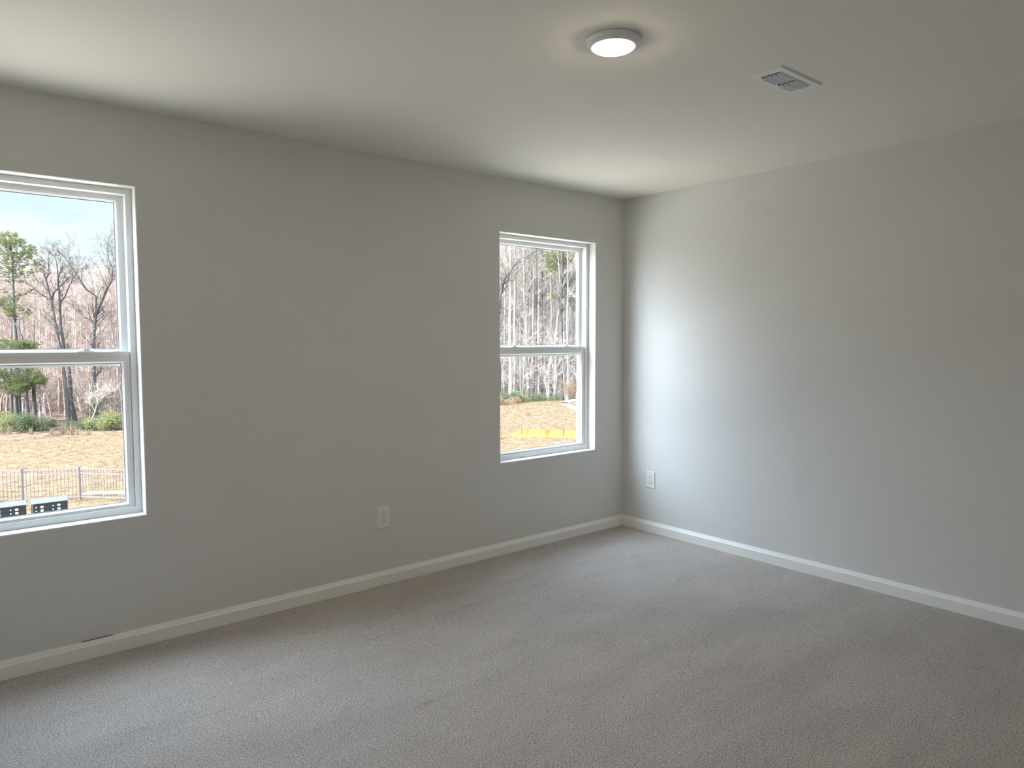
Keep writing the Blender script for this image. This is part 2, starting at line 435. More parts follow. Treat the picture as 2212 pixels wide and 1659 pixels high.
# ------------------------------------------------------------------ windows
def window(name, x0, x1):
    root = struct(empty(name, ((x0 + x1) / 2, REV, ZS)))
    ox, oz = (x0 + x1) / 2, ZS
    def L(nm, bm, m_, par, **k):
        base = V((ox, REV, oz))
        for v in bm.verts: v.co -= base
        return link(nm, bm, m_, par, **k)
    # outer frame with a stepped jamb: face, sash tracks, outer stop
    bm = bmesh.new()
    W = 0.026
    def I(a, bot=0.004): return (a, a, a + bot, a)
    frame_profile(bm, x0, x1, ZS, ZT, [(0.0, REV), (I(W), REV), (I(W), REV + .006), (I(W + .001), REV + .042), (I(W + .005), REV + .0425),
                                       (I(W + .005), REV + .046), (I(W + .001), REV + .0465), (I(W + .001), REV + .078), (I(W + .012), REV + .0785),
                                       (I(W + .012), WT + .006), (0.0, WT + .006)])
    L('window_frame', bm, M['vinyl'], root, bevel=0.0012)
    # dark weather strip between lower sash and jamb
    bm = bmesh.new()
    e = 0.0255
    frame_profile(bm, x0 + e, x1 - e, ZS + e + .0035, 1.3555, [((0, 0, 0, .0), REV + .016), ((.004, .004, .004, .0), REV + .016), ((.004, .004, .004, 0), REV + .024), ((0, 0, 0, 0), REV + .024)])
    L('weather_strip', bm, M['gasket'], root)
    def sash(nm, a0, a1, b0, b1, yf, st, bot, top, th=0.030):
        bm = bmesh.new()
        s1, b_1, t1 = st * .42, bot * .42, top * .5
        def J(f, ex=0.0): return (st * f + ex, st * f + ex, bot * f + ex, top * f + ex)
        frame_profile(bm, a0, a1, b0, b1, [(0.0, yf), (J(.42), yf), (J(.44), yf + .0022), (J(.50), yf + .0022), (J(.52), yf + .0006), (J(.97), yf + .0012), (J(1.0), yf + .003),
                                           (J(1.0, .005), yf + .009), (J(1.0, .005), yf + .016), (J(1.0, -.004), yf + th), (0.0, yf + th)])
        so = L(nm, bm, M['vinyl'], root, bevel=0.0006)
        i = -.002
        bm = bmesh.new()
        box(bm, a0 + st + i, a1 - st - i, yf + .0125, yf + .0165, b0 + bot + i, b1 - top - i)
        L('glass_pane', bm, M['glass'], so)
        bm = bmesh.new()   # dark spacer round the sealed unit
        frame_profile(bm, a0 + st, a1 - st, b0 + bot, b1 - top, [(.0055, yf + .017), (.0095, yf + .017), (.0095, yf + .019), (.0055, yf + .019)])
        L('glass_spacer', bm, M['spacer'], so)
        return so
    lo = sash('lower_sash', x0 + .0275, x1 - .0275, ZS + .0305, 1.3565, REV + .009, .027, .013, .046)
    up = sash('upper_sash', x0 + .0275, x1 - .0275, 1.291, ZT - .027, REV + .047, .026, .072, .024)
    # cam locks on the meeting rail
    for cx in (x0 + .195, x1 - .200):
        zt = 1.3565; yc = REV + .024
        bm = bmesh.new()
        box(bm, cx - .034, cx + .034, yc - .012, yc + .012, zt - .0005, zt + .004)
        n = 20
        lo_, hi_ = [], []
        for k in range(n + 1):
            a = math.pi * k / n
            lo_.append((cx + .026 * math.cos(a), yc + .010 - .020 * math.sin(a), zt + .004))
            hi_.append((cx + .020 * math.cos(a), yc + .010 - .014 * math.sin(a), zt + .0135))
        loops(bm, [lo_, hi_], cap=True)
        lk = L('sash_lock', bm, M['vinyl'], lo, bevel=0.0012)
        bm = boxes((cx - .006, cx + .030, yc - .006, yc + .001, zt + .013, zt + .0165))
        L('lock_lever', bm, M['vinyl'], lk, bevel=0.001)
    for cx in (x0 + .072, x1 - .066):
        bm = boxes((cx - .026, cx + .026, REV + .014, REV + .032, 1.356, 1.3595), (cx - .010, cx + .004, REV + .016, REV + .030, 1.3595, 1.3615))
        L('tilt_latch', bm, M['vinyl'], lo, bevel=0.0008)
    return root
window('window_1', *WIN[0])
window('window_2', *WIN[1])

# ------------------------------------------------------------------ ceiling light
t = tag(empty('ceiling_light', (-2.161, -1.852, H)), 'round white flush ceiling light with glowing warm diffuser', 'ceiling light')
bm = bmesh.new()
lathe(bm, [(0.0001, 0), (0.093, 0.0), (0.0955, -0.002), (0.0958, -0.006), (0.094, -0.010), (0.0850, -0.020), (0.0760, -0.0255), (0.0725, -0.026), (0.0712, -0.0250), (0.0712, -0.010), (0.0001, -0.010)], 72)
link('trim_ring', bm, M['plate'], t, smooth=True)
bm = bmesh.new()
lathe(bm, [(0.0708, -0.012), (0.0708, -0.0258), (0.0690, -0.0290), (0.055, -0.0345), (0.030, -0.0360), (0.0001, -0.0365)], 72)
link('diffuser', bm, M['diffuser'], t, smooth=True)

# ------------------------------------------------------------------ ceiling air vent
vx0, vx1, vy0, vy1 = -1.500, -1.188, -2.106, -1.965
vc = V(((vx0 + vx1) / 2, (vy0 + vy1) / 2, H))
t = tag(empty('air_vent', vc), 'white rectangular ceiling air register with two banks of curved louvers', 'vent')
hx, hy = (vx1 - vx0) / 2, (vy1 - vy0) / 2
ax, ay, mid = 0.116, 0.043, 0.006
bm = bmesh.new()
def ringz(a, b, z): return [(-a, -b, z), (a, -b, z), (a, b, z), (-a, b, z)]
loops(bm, [ringz(hx, hy, 0), ringz(hx, hy, -.0015), ringz(hx - .006, hy - .006, -.0065), ringz(ax, ay, -.0065), ringz(ax, ay, 0), ringz(hx, hy, 0)])
box(bm, -mid, mid, -ay, ay, -.0064, -.001)
bmesh.ops.remove_doubles(bm, verts=bm.verts, dist=1e-6)
link('face_plate', bm, M['vent'], t, bevel=0.0008)
link('duct_shade', boxes((-ax + .0005, ax - .0005, -ay + .0005, ay - .0005, -.0012, -.0006)), M['slot'], t)  # flat dark sheet painted as the shade inside the duct
for bank in (-1, 1):
    xa_, xb_ = (-ax + .003, -mid - .003) if bank < 0 else (mid + .003, ax - .003)
    for k in range(4):
        yb = -ay + .001 + k * .0212
        bm = bmesh.new()
        rings = []
        n = 8
        for (xx, cut) in ((xa_, 1), (xa_ + .008, .55), (xa_ + .014, .12), (xa_ + .018, 0), (xb_, 0)):
            top, botm = [], []
            for q in range(n + 1):
                s = q / n
                zz = -.0035 - .0085 * math.sin(s * math.pi / 2) * (1 - .3 * cut)
                yy = yb + .0245 * s * (1 - .5 * cut)
                top.append((xx, yy, zz + .0008)); botm.append((xx, yy, zz))
            rings.append(top + botm[::-1])
        loops(bm, rings, cap=True)
        link('louver', bm, M['blade'], t, smooth=False)
for sx in (-1, 1):
    bm = bmesh.new(); lathe(bm, [(0.0001, -.0080), (.0028, -.0078), (.0036, -.0066), (.0036, -.006)], 16, sx * (ax + .016), 0)
    link('screw', bm, M['screw'], t)

# ------------------------------------------------------------------ wall outlets
def outlet(loc, rz, label):
    """local frame: x along the wall, -y into the room"""
    t = tag(empty('wall_outlet', loc, rz), label, 'outlet', 'duplex wall outlets')
    hw, hh = .0397, .0620
    bm = bmesh.new()
    def rr(a, b, y): return [(-a, y, -b), (a, y, -b), (a, y, b), (-a, y, b)]
    loops(bm, [rr(hw, hh, 0), rr(hw, hh, -.0020), rr(hw - .0012, hh - .0012, -.0035), rr(hw - .0045, hh - .0045, -.0062)], cap=True)
    link('cover_plate', bm, M['plate'], t, bevel=0.0006)
    for s in (1, -1):
        cz = s * .0195
        bm = bmesh.new()
        pts = []
        R_, fl_ = .0172, .0135
        for k in range(40):
            a = 2 * math.pi * k / 40
            pts.append((R_ * math.cos(a), max(-fl_, min(fl_, R_ * math.sin(a)))))
        rings = [[(x * f, y, cz + z * f) for x, z in pts] for y, f in ((-.0055, 1.0), (-.0078, 1.0), (-.0084, .965))]
        loops(bm, rings, cap=True)
        rc = link('receptacle', bm, M['plate'], t, smooth=False)
        bm = bmesh.new()      # shadow joint round the receptacle
        loops(bm, [[(x * f, -.0064, cz + z * f) for x, z in pts] for f in (1.005, 1.05)])
        link('joint', bm, M['slot'], rc)
        for sx, hgt in ((-.0063, .0045), (.0063, .0038)):
            link('slot', boxes((sx - .0012, sx + .0012, -.0087, -.0080, cz + .0035 - hgt, cz + .0035 + hgt)), M['slot'], rc)
        bm = bmesh.new()
        pp = [(.0027 * math.cos(2 * math.pi * k / 18), .0027 * math.sin(2 * math.pi * k / 18)) for k in range(18)]
        loops(bm, [[(x, y, cz - .0075 + z) for x, z in pp] for y in (-.0080, -.0087)], cap=True)
        link('ground_hole', bm, M['slot'], rc)
    bm = bmesh.new()
    pp = [(.003 * math.cos(2 * math.pi * k / 18), .003 * math.sin(2 * math.pi * k / 18)) for k in range(18)]
    loops(bm, [[(x, y, z) for x, z in pp] for y in (-.0058, -.0071)], cap=True)
    sw = link('screw', bm, M['screw'], t)
    return t
outlet((-2.052, 0, .390), 0, 'duplex wall outlet below the blank stretch of wall between the two windows')
outlet((0, -.2757, .3838), math.pi / 2 * -1, 'duplex wall outlet on the wall without windows, close to the corner')

# ------------------------------------------------------------------ outside: ground
def smooth(a, b, x):
    t_ = max(0.0, min(1.0, (x - a) / (b - a))); return t_ * t_ * (3 - 2 * t_)
def gz(x, y):
    z = -3.95 - 0.22 * smooth(16, 25, y)
    z -= 0.14 * smooth(8, 20, x) * smooth(14, 24, y)
    z += 0.62 * math.exp(-((x - 36) / 11) ** 2 - ((y - 38) / 5.5) ** 2)
    z += 0.045 * max(0, y - 47.5) * (1 - .0 * x)
    z += 0.03 * math.sin(x * .7 + 1.3 * math.sin(y * .35)) * math.sin(y * .53 + x * .11) * smooth(20, 26, y)
    return z
vs, fs = [], []
gx = [-45 + 0.75 * i for i in range(181)]; gy = [1.0 + 0.75 * j for j in range(170)]
for x in gx:
    for y in gy: vs.append((x, y, gz(x, y)))
ny = len(gy)
for i in range(len(gx) - 1):
    for j in range(ny - 1):
        a = i * ny + j; fs.append((a, a + ny, a + ny + 1, a + 1))
gr = struct(raw('ground', vs, fs, M['field'], smooth=True))
# unseen paving added below the windows to bounce sunlight up into the room
vs, fs = [], []
for i in range(60):
    for j in range(13):
        x = -38 + i * 1.3; y = 1.2 + j * 1.15; vs.append((x, y, gz(x, y) + .04))
for i in range(59):
    for j in range(12):
        a = i * 13 + j; fs.append((a, a + 13, a + 14, a + 1))
struct(raw('bounce_pavement', vs, fs, M['concrete'], smooth=True))

def at(u, D):
    """ground position that lies D metres ahead, in the direction of picture column u"""
    k = (u - 1106) / FPX
    return (CAM.x + D * (_fw.x + k * _r.x), CAM.y + D * (_fw.y + k * _r.y))
def P3(u, v, D):
    d = _fw + _r2 * ((u - 1106) / FPX) + _u2 * ((829.5 - v) / FPX)
    return CAM + d * D

def drape(name, pts, width, m_, lift=0.03, th=0.05):
    """a flat strip following a centre line on the ground"""
    vs, fs = [], []
    fine = []
    for (a, b) in zip(pts, pts[1:]):
        n = max(1, int(math.hypot(b[0] - a[0], b[1] - a[1]) / .7))
        fine += [(a[0] + (b[0] - a[0]) * k / n, a[1] + (b[1] - a[1]) * k / n) for k in range(n)]
    fine.append(pts[-1])
    for i, p in enumerate(fine):
        q0 = fine[max(0, i - 1)]; q1 = fine[min(len(fine) - 1, i + 1)]
        d = V((q1[0] - q0[0], q1[1] - q0[1])).normalized(); n = V((-d.y, d.x)) * width / 2
        for s in (-1, 1):
            x, y = p[0] + n.x * s, p[1] + n.y * s
            z = gz(x, y)
            vs += [(x, y, z + lift), (x, y, z - th)]
        if i:
            a = (i - 1) * 4; b = i * 4
            fs += [(a, a + 2, b + 2, b), (a + 1, b + 1, b + 3, a + 3), (a, b, b + 1, a + 1), (a + 2, a + 3, b + 3, b + 2)]
    return raw(name, vs, fs, m_)
# pale footpath just behind the metal fence
struct(drape('footpath', [(0.25, 26.2), (1.3, 25.3), (3.2, 23.2), (6.2, 19.4), (8.7, 15.4)], 0.42, M['concrete']))
tag(drape('concrete_channel', [at(1220, 57.0), at(1240, 60), at(1300, 63)], .55, M['concrete'], .10), 'pale concrete drainage strip climbing behind the grassy mound', 'drainage channel', 'drainage strips by the mound')
tag(drape('concrete_channel', [at(1218, 56.2), at(1240, 54.2), at(1300, 50)], .45, M['concrete'], .08), 'pale concrete drainage strip running down the near side of the mound', 'drainage channel', 'drainage strips by the mound')

# ------------------------------------------------------------------ outside: mailboxes
def mailbox(x0, x1, yf, gzv, ztop, label):
    w_ = x1 - x0; cx = (x0 + x1) / 2; dp = .34
    t = tag(empty('mailbox_cluster', (cx, yf + dp / 2, gzv)), label, 'mailbox', 'cluster mailboxes beyond the parking court')
    h = ztop - gzv; hw = w_ / 2
    bm = boxes((-hw, hw, -dp / 2 + .012, dp / 2, h - 1.10, h - .035))
    link('cabinet', bm, M['bronze_sunlit'], t, bevel=.006)
    bm = bmesh.new()
    loops(bm, [[(-hw - .02, -dp / 2 - .03, h - .035), (hw + .02, -dp / 2 - .03, h - .035), (hw + .02, dp / 2 + .02, h - .035), (-hw - .02, dp / 2 + .02, h - .035)],
               [(-hw - .02, -dp / 2 - .03, h - .020), (hw + .02, -dp / 2 - .03, h - .020), (hw + .02, dp / 2 + .02, h + .02), (-hw - .02, dp / 2 + .02, h + .02)]], cap=True)
    link('roof', bm, M['bronze_sunlit'], t, bevel=.004)
    link('front_frame', boxes((-hw + .006, hw - .006, -dp / 2, -dp / 2 + .014, h - 1.09, h - .036)), M['bronze'], t)
    for c in (0, 1):
        xa_ = -hw + .022 + c * (hw - .016); xb_ = xa_ + hw - .030
        for k in range(9):
            zt = h - .075 - k * .0865
            d = link('mail_door', boxes((xa_, xb_, -dp / 2 - .008, -dp / 2 + .002, zt - .080, zt)), M['bronze'], t, bevel=.002)
            zc = zt - .040
            bm = bmesh.new()
            pp = [(.013 * math.cos(2 * math.pi * q / 14), .013 * math.sin(2 * math.pi * q / 14)) for q in range(14)]
            loops(bm, [[(xa_ + .045 + x, y, zc + z) for x, z in pp] for y in (-dp / 2 - .006, -dp / 2 - .016)], cap=True)
            link('door_lock', bm, M['label'], d)
            link('number_sticker', boxes((xa_ + .135, xa_ + .190, -dp / 2 - .0095, -dp / 2 - .007, zc - .024, zc + .022)), M['label'], d)
    link('pedestal', boxes((-.14, .14, -.11, .11, 0.0, h - 1.09)), M['bronze'], t)
    link('base_plate', boxes((-.22, .22, -.18, .18, -.03, .02)), M['concrete'], t)
    return t
mailbox(-2.24, -1.53, 16.33, gz(-1.8, 16.5), -2.40, 'dark fronted cluster mailbox with both columns of white numbered doors in view')
mailbox(-3.07, -2.355, 16.40, gz(-2.7, 16.6), -2.40, 'dark fronted cluster mailbox cut off at the edge of the window view')

# ------------------------------------------------------------------ outside: metal picket fence
fp = [(-8.0, 30.2), (-6.4, 29.2), (-4.8, 28.15), (-3.2, 27.1), (-1.62, 26.06), (-0.05, 25.03), (1.12, 23.64), (2.35, 22.28), (3.5, 20.86), (4.6, 19.4), (5.7, 17.94)]
t = tag(empty('picket_fence', (fp[0][0], fp[0][1], gz(*fp[0]))), 'dark bronze metal picket fence with square posts across the dry field', 'fence')
b0 = V((fp[0][0], fp[0][1], gz(*fp[0])))
def obar(bm, p, q, a, b):
    """bar from p to q with section a (across) x b (up)"""
    d = (q - p).normalized(); s = d.cross(V((0, 0, 1)))
    if s.length < 1e-3: s = V((1, 0, 0))
    s.normalize(); u_ = s.cross(d).normalized()
    rg = [[(e + s * (a / 2 * i) + u_ * (b / 2 * j))[:] for i, j in ((-1, -1), (1, -1), (1, 1), (-1, 1))] for e in (p, q)]
    loops(bm, rg, cap=True)
for i, (x, y) in enumerate(fp):
    z = gz(x, y)
    bm = bmesh.new(); p = V((x, y, z - .1)) - b0
    obar(bm, p, V((x, y, z + 1.17)) - b0, .066, .066)
    obar(bm, V((x, y, z + 1.17)) - b0, V((x, y, z + 1.19)) - b0, .078, .078)
    link('post', bm, M['fence'], t)
    if i:
        (xa_, ya_) = fp[i - 1]; za = gz(xa_, ya_)
        bm = bmesh.new()
        A = V((xa_, ya_, za)) - b0; B = V((x, y, z)) - b0
        for hh_ in (1.12, .96, .13):
            obar(bm, A + V((0, 0, hh_)), B + V((0, 0, hh_)), .024, .028)
        n = 15
        for k in range(1, n):
            c = A.lerp(B, k / n)
            obar(bm, c + V((0, 0, .06)), c + V((0, 0, 1.12)), .016, .016)
        link('fence_panel', bm, M['fence'], t)

# ------------------------------------------------------------------ outside: silt fence
sp = [(1010, 42.5, .48), (1040, 42.4, .42), (1070, 42.3, .34), (1086, 42.2, .10), (1096, 42.0, .05), (1108, 41.9, .22), (1120, 41.8, .40), (1133, 41.6, .44), (1145, 41.6, .42), (1158, 41.5, .46), (1168, 41.4, .52), (1176, 41.2, .46), (1190, 41.3, .42),
      (1204, 41.2, .40), (1218, 41.1, .48), (1232, 41.0, .44), (1250, 40.9, .42), (1270, 40.8, .44), (1300, 40.7, .46), (1340, 40.6, .42)]
o0 = at(1168, 41.4)
t = tag(empty('silt_fence', (o0[0], o0[1], gz(*o0))), 'low sagging orange yellow silt fence on thin stakes below the mound', 'silt fence')
ob = V((o0[0], o0[1], gz(*o0)))
vs, fs = [], []
fine = []
for (a, b) in zip(sp, sp[1:]):
    for k in range(6):
        f = k / 6; fine.append(tuple(a[q] + (b[q] - a[q]) * f for q in range(3)))
rnd = random.Random(11)
for i, (u, D, h_) in enumerate(fine):
    x, y = at(u, D); z = gz(x, y)
    for (hh_, off) in ((-.05, .12), (.3 * h_, .03 + rnd.uniform(-.03, .03)), (.65 * h_, rnd.uniform(-.04, .04)), (h_, 0)):
        q = V((x - off * .7, y - off * .7, z + hh_)) - ob
        vs.append(q[:]); vs.append((q + V((.006, .006, 0)))[:])
    if i:
        a = (i - 1) * 8; b = i * 8
        for r_ in range(3):
            fs.append((a + 2 * r_, a + 2 * r_ + 2, b + 2 * r_ + 2, b + 2 * r_)); fs.append((a + 2 * r_ + 1, b + 2 * r_ + 1, b + 2 * r_ + 3, a + 2 * r_ + 3))
raw('silt_cloth', vs, fs, M['silt'], t, smooth=True)
for u, D, h_ in [(1040, 42.3, .75), (1082, 42.1, .6), (1127, 41.6, .72), (1169, 41.3, .82), (1217, 41.0, .80), (1262, 40.7, .78), (1310, 40.5, .78)]:
    x, y = at(u, D); z = gz(x, y)
    bm = bmesh.new(); obar(bm, V((x + .03, y + .03, z - .2)) - ob, V((x + .02, y + .05, z + h_)) - ob, .03, .03)
    link('stake', bm, M['stake'], t)
bm = bmesh.new()
p = [V((*at(u, D), gz(*at(u, D)) + h_)) - ob for u, D, h_ in ((1070, 42.0, .36), (1084, 41.9, .14), (1095, 41.8, .10), (1107, 41.7, .17), (1120, 41.6, .34))]
for a, b in zip(p, p[1:]): obar(bm, a, b, .03, .03)
link('top_cord', bm, M['stake'], t)

# ------------------------------------------------------------------ outside: trees
class Geo:
    def __init__(s): s.v = []; s.f = []
    def tube(s, pts, rad, n=3):
        prev = None
        for i, p in enumerate(pts):
            d = (pts[min(i + 1, len(pts) - 1)] - pts[max(i - 1, 0)])
            if d.length < 1e-6: continue
            d.normalize()
            a = d.orthogonal().normalized() if abs(d.z) < .9 else V((1, 0, 0)); a = (a - d * a.dot(d)).normalized(); b = d.cross(a)
            base = len(s.v)
            for k in range(n):
                an = 2 * math.pi * k / n
                q = p + (a * math.cos(an) + b * math.sin(an)) * rad[i]
                s.v.append((q.x, q.y, q.z))
            if prev is not None:
                for k in range(n): s.f.append((prev + k, prev + (k + 1) % n, base + (k + 1) % n, base + k))
            prev = base
    def tri(s, a, b, c):
        i = len(s.v); s.v += [a[:], b[:], c[:]]; s.f.append((i, i + 1, i + 2))
    def build(s, name, m_, parent=None, smooth=True):
        return raw(name, s.v, s.f, m_, parent, smooth)
def rv(r): return V((r.gauss(0, 1), r.gauss(0, 1), r.gauss(0, 1))).normalized()
def limb(g, r, p, d, ln, rad, lev, maxlev, up=.12, wob=.16, kids=5, rmin=.006):
    """a wandering limb with side limbs"""
    n = max(2, int(ln / .55)) if lev < 2 else 3
    pts = [p]; rs = [rad]
    dd = d.normalized()
    for i in range(n):
        dd = (dd + rv(r) * wob + V((0, 0, up))).normalized()
        pts.append(pts[-1] + dd * ln / n); rs.append(max(rmin, rad * (1 - (i + 1) / n * .8)))
    g.tube(pts, rs, 5 if rad > .05 else 3)
    if lev < maxlev:
        k = kids + r.randint(-1, 1)
        for j in range(k):
            f = r.uniform(.25, .98); ii = min(n - 1, int(f * n)); q = pts[ii].lerp(pts[ii + 1], f * n - ii)
            a = (pts[ii + 1] - pts[ii]).normalized(); side = a.cross(rv(r)).normalized()
            limb(g, r, q, a * .75 + side * .75, ln * r.uniform(.28, .5), max(rmin, rs[ii] * .5), lev + 1, maxlev, up, wob, max(3, kids - 1), rmin)
def slim_tree(r, h, rad, nb=22, first=.35, lean=.03):
    """tall forest-grown tree: near straight stem, short rising branches"""
    g = Geo()
    n = 9
    lx, ly = r.uniform(-lean, lean), r.uniform(-lean, lean)
    pts, rs = [], []
    for i in range(n + 1):
        f = i / n
        pts.append(V((lx * h * f + r.uniform(-.06, .06) * (i > 0), ly * h * f + r.uniform(-.06, .06) * (i > 0), h * f - (.2 if i == 0 else 0)))); rs.append(rad * (1 - f * .88) * (1.25 if i == 0 else 1))
    g.tube(pts, rs, 6)
    for b in range(nb):
        f = first + (1 - first) * (b + r.random()) / nb; f = min(.99, f)
        ii = min(n - 1, int(f * n)); q = pts[ii].lerp(pts[ii + 1], f * n - ii)
        an = r.uniform(0, 2 * math.pi); e = r.uniform(.35, 1.1)
        d = V((math.cos(an) * math.cos(e), math.sin(an) * math.cos(e), math.sin(e)))
        limb(g, r, q, d, h * r.uniform(.09, .20) * (1.25 - f * .7), rad * .30 * (1.1 - f * .7) + .008, 1, 3, .08, .2, 5, .007)
    return g

# slender trees of the wood: individual things sharing a few shapes
rnd = random.Random(21)
protos = {}; HT = {}
for kind, mt_ in (('pale', 'bark_pale_haze'), ('pink', 'bark_pink_haze')):
    protos[kind] = []
    for k in range(6):
        r = random.Random(100 + k + (50 if kind == 'pink' else 0))
        hh_ = r.uniform(13, 18); g = slim_tree(r, hh_, r.uniform(.07, .15), nb=26, first=r.uniform(.2, .5))
        me = bpy.data.meshes.new('slender_tree'); me.from_pydata(g.v, [], g.f); me.update(); me.materials.append(M[mt_])
        me.polygons.foreach_set('use_smooth', [True] * len(me.polygons))
        protos[kind].append(me); HT[me.name] = hh_
def plant(me, x, y, s, rz, label, group, name='slender_tree'):
    o = bpy.data.objects.new(name, me); COL.objects.link(o)
    o.location = (x, y, gz(x, y)); o.rotation_euler = (rnd.uniform(-.03, .03), rnd.uniform(-.03, .03), rz); o.scale = (s, s, s * rnd.uniform(.92, 1.08))
    tag(o, label, 'tree', group)
    return o
for k in range(125):           # the wood seen through the first window
    D = 49.5 + 30 * (k / 125) ** .8 + rnd.uniform(-1, 1); u = rnd.uniform(-75, 330)
    x, y = at(u, D)
    if y < 45.6: continue
    me = rnd.choice(protos['pink']); ztop = 1.4 + D * rnd.uniform(.045, .112)
    plant(me, x, y, (ztop - gz(x, y)) / HT[me.name], rnd.uniform(0, 6.28),
          'slender bare pinkish tree in the wood behind the pine and forked trees', 'slender bare trees in the wood behind the pine')
for k in range(120):           # the wood seen through the second window
    D = 63 + 30 * (k / 120) ** .8 + rnd.uniform(-1, 1); u = rnd.uniform(1010, 1330)
    x, y = at(u, D)
    plant(rnd.choice(protos['pale']), x, y, rnd.uniform(.9, 1.3), rnd.uniform(0, 6.28),
          'slender bare pale tree in the wood above the grassy mound', 'slender bare trees in the wood above the mound')

# distant thicket of twigs closing the wood: nobody could count it
def thicket(name, spots, seed, m_, label, h0, h1):
    r = random.Random(seed); g = Geo()
    for (x, y) in spots:
        z = gz(x, y); h = r.uniform(h0, h1); p = V((x, y, z - .2)); q = p + V((r.uniform(-.5, .5), r.uniform(-.5, .5), h))
        mid_ = p.lerp(q, .5) + V((r.uniform(-.15, .15), r.uniform(-.15, .15), 0)); rad = r.uniform(.04, .11)
        g.tube([p, mid_, q], [rad, rad * .6, .015], 4)
        for b in range(16):
            f = r.uniform(.12, .98); s = p.lerp(mid_, f * 2) if f < .5 else mid_.lerp(q, f * 2 - 1)
            an = r.uniform(0, 6.28); e = r.uniform(.2, 1.2); d = V((math.cos(an) * math.cos(e), math.sin(an) * math.cos(e), math.sin(e)))
            ln = r.uniform(.9, 2.4)
            e1 = s + d * ln * .5 + rv(r) * .15; e2 = s + d * ln + V((0, 0, .3)) + rv(r) * .2
            g.tube([s, e1, e2], [.018, .012, .006], 3)
            for c in range(5):
                w0 = s.lerp(e2, r.uniform(.3, 1)); w1 = w0 + (d + rv(r) * .8).normalized() * r.uniform(.3, .8)
                g.tube([w0, w1], [.010, .005], 3)
    o = g.build(name, m_); tag(o, label, 'woodland', kind='stuff'); return o
r = random.Random(5)
thicket('distant_woodland', [at(r.uniform(-160, 420), r.uniform(78, 108)) for k in range(520)] + [at(r.uniform(390, 780), r.uniform(52, 100)) for k in range(420)] + [at(r.uniform(-420, -120), r.uniform(46, 90)) for k in range(160)], 6, M['bark_pink_haze'], 'dense pinkish winter woodland closing the view behind the pine', 8, 13)
thicket('distant_woodland', [at(r.uniform(940, 1420), r.uniform(88, 116)) for k in range(560)] + [at(r.uniform(780, 1000), r.uniform(62, 110)) for k in range(240)] + [at(r.uniform(1350, 1650), r.uniform(72, 116)) for k in range(260)], 7, M['bark_pale_haze'], 'dense pale winter woodland closing the view above the mound', 16, 23)
thicket('undergrowth', [at(r.uniform(-120, 400), r.uniform(46, 66)) for k in range(150)], 8, M['bark_pink_haze'], 'tangle of bare pinkish saplings under the wood behind the pine', 1.5, 5.5)
thicket('undergrowth', [at(r.uniform(980, 1380), r.uniform(63, 80)) for k in range(170)], 9, M['bark_pale_haze'], 'tangle of bare pale saplings at the edge of the wood above the mound', 2, 7)

# named foreground trees, limbs laid out one by one
def limbs_tree(name, base, D, lines, m_, seed, label, twig=4, twl=1.4, lev=3, rmin=.007):
    r = random.Random(seed)
    bx, by = base; bz = gz(bx, by)
    t = tag(empty(name, (bx, by, bz)), label, 'tree')
    o_ = V((bx, by, bz))
    gt, gb = Geo(), Geo()
    for li, (pts, r0, r1) in enumerate(lines):
        w_, rs = [], []
        dd = 0
        for i, q in enumerate(pts):
            if i and li: dd += r.uniform(-.12, .12)
            w_.append(P3(q[0], q[1], D + dd) - o_); f = i / max(1, len(pts) - 1); rs.append(r0 + (r1 - r0) * f)
        if li == 0: w_[0] = V((0, 0, -.2)) ; rs[0] *= 1.25
        (gt if li == 0 else gb).tube(w_, rs, 8 if li == 0 else 5)
        for j in range(twig * (len(w_) - 1)):
            f = r.uniform(.45 if li == 0 else .1, 1) * (len(w_) - 1); ii = min(len(w_) - 2, int(f)); q = w_[ii].lerp(w_[ii + 1], f - ii)
            a = (w_[ii + 1] - w_[ii]).normalized(); sd_ = a.cross(rv(r)).normalized()
            limb(gb, r, q, a * .7 + sd_ * .7 + V((0, 0, .25)), twl * r.uniform(.4, 1.0), max(rmin, rs[min(ii, len(rs) - 1)] * .28), 1, lev, .1, .22, 4, rmin * .8)
    gt.build('trunk', m_, t); gb.build('branches', m_, t)
    return t
D1 = 46.0
limbs_tree('forked_tree', at(146, D1), D1, [([(146, 925), (144, 850), (136, 786), (126, 730), (118, 690), (111, 649)], .115, .065),
    ([(111, 649), (103, 620), (98, 600), (91, 580)], .07, .02), ([(111, 649), (116, 632), (127, 622), (140, 608), (157, 596)], .065, .02),
    ([(110, 648), (96, 640), (80, 630), (62, 612)], .05, .015), ([(99, 604), (106, 590), (104, 565), (106, 545)], .04, .01)], M['bark_dark'], 31,
    'dark forked bare tree with its stem leaning left, the left one of a close pair')
limbs_tree('forked_tree', at(160, D1 + 1.5), D1 + 1.5, [([(160, 930), (154, 870), (149, 800), (138, 752), (131, 700), (129, 655)], .14, .065),
    ([(129, 655), (127, 623), (124, 581), (118, 547)], .07, .012), ([(129, 655), (141, 640), (148, 622), (153, 610)], .055, .02),
    ([(126, 600), (134, 580), (136, 560)], .035, .01), ([(153, 612), (160, 596), (170, 585)], .03, .01)], M['bark_dark'], 32,
    'tall dark bare tree with a straight top, the thicker one of a close pair')
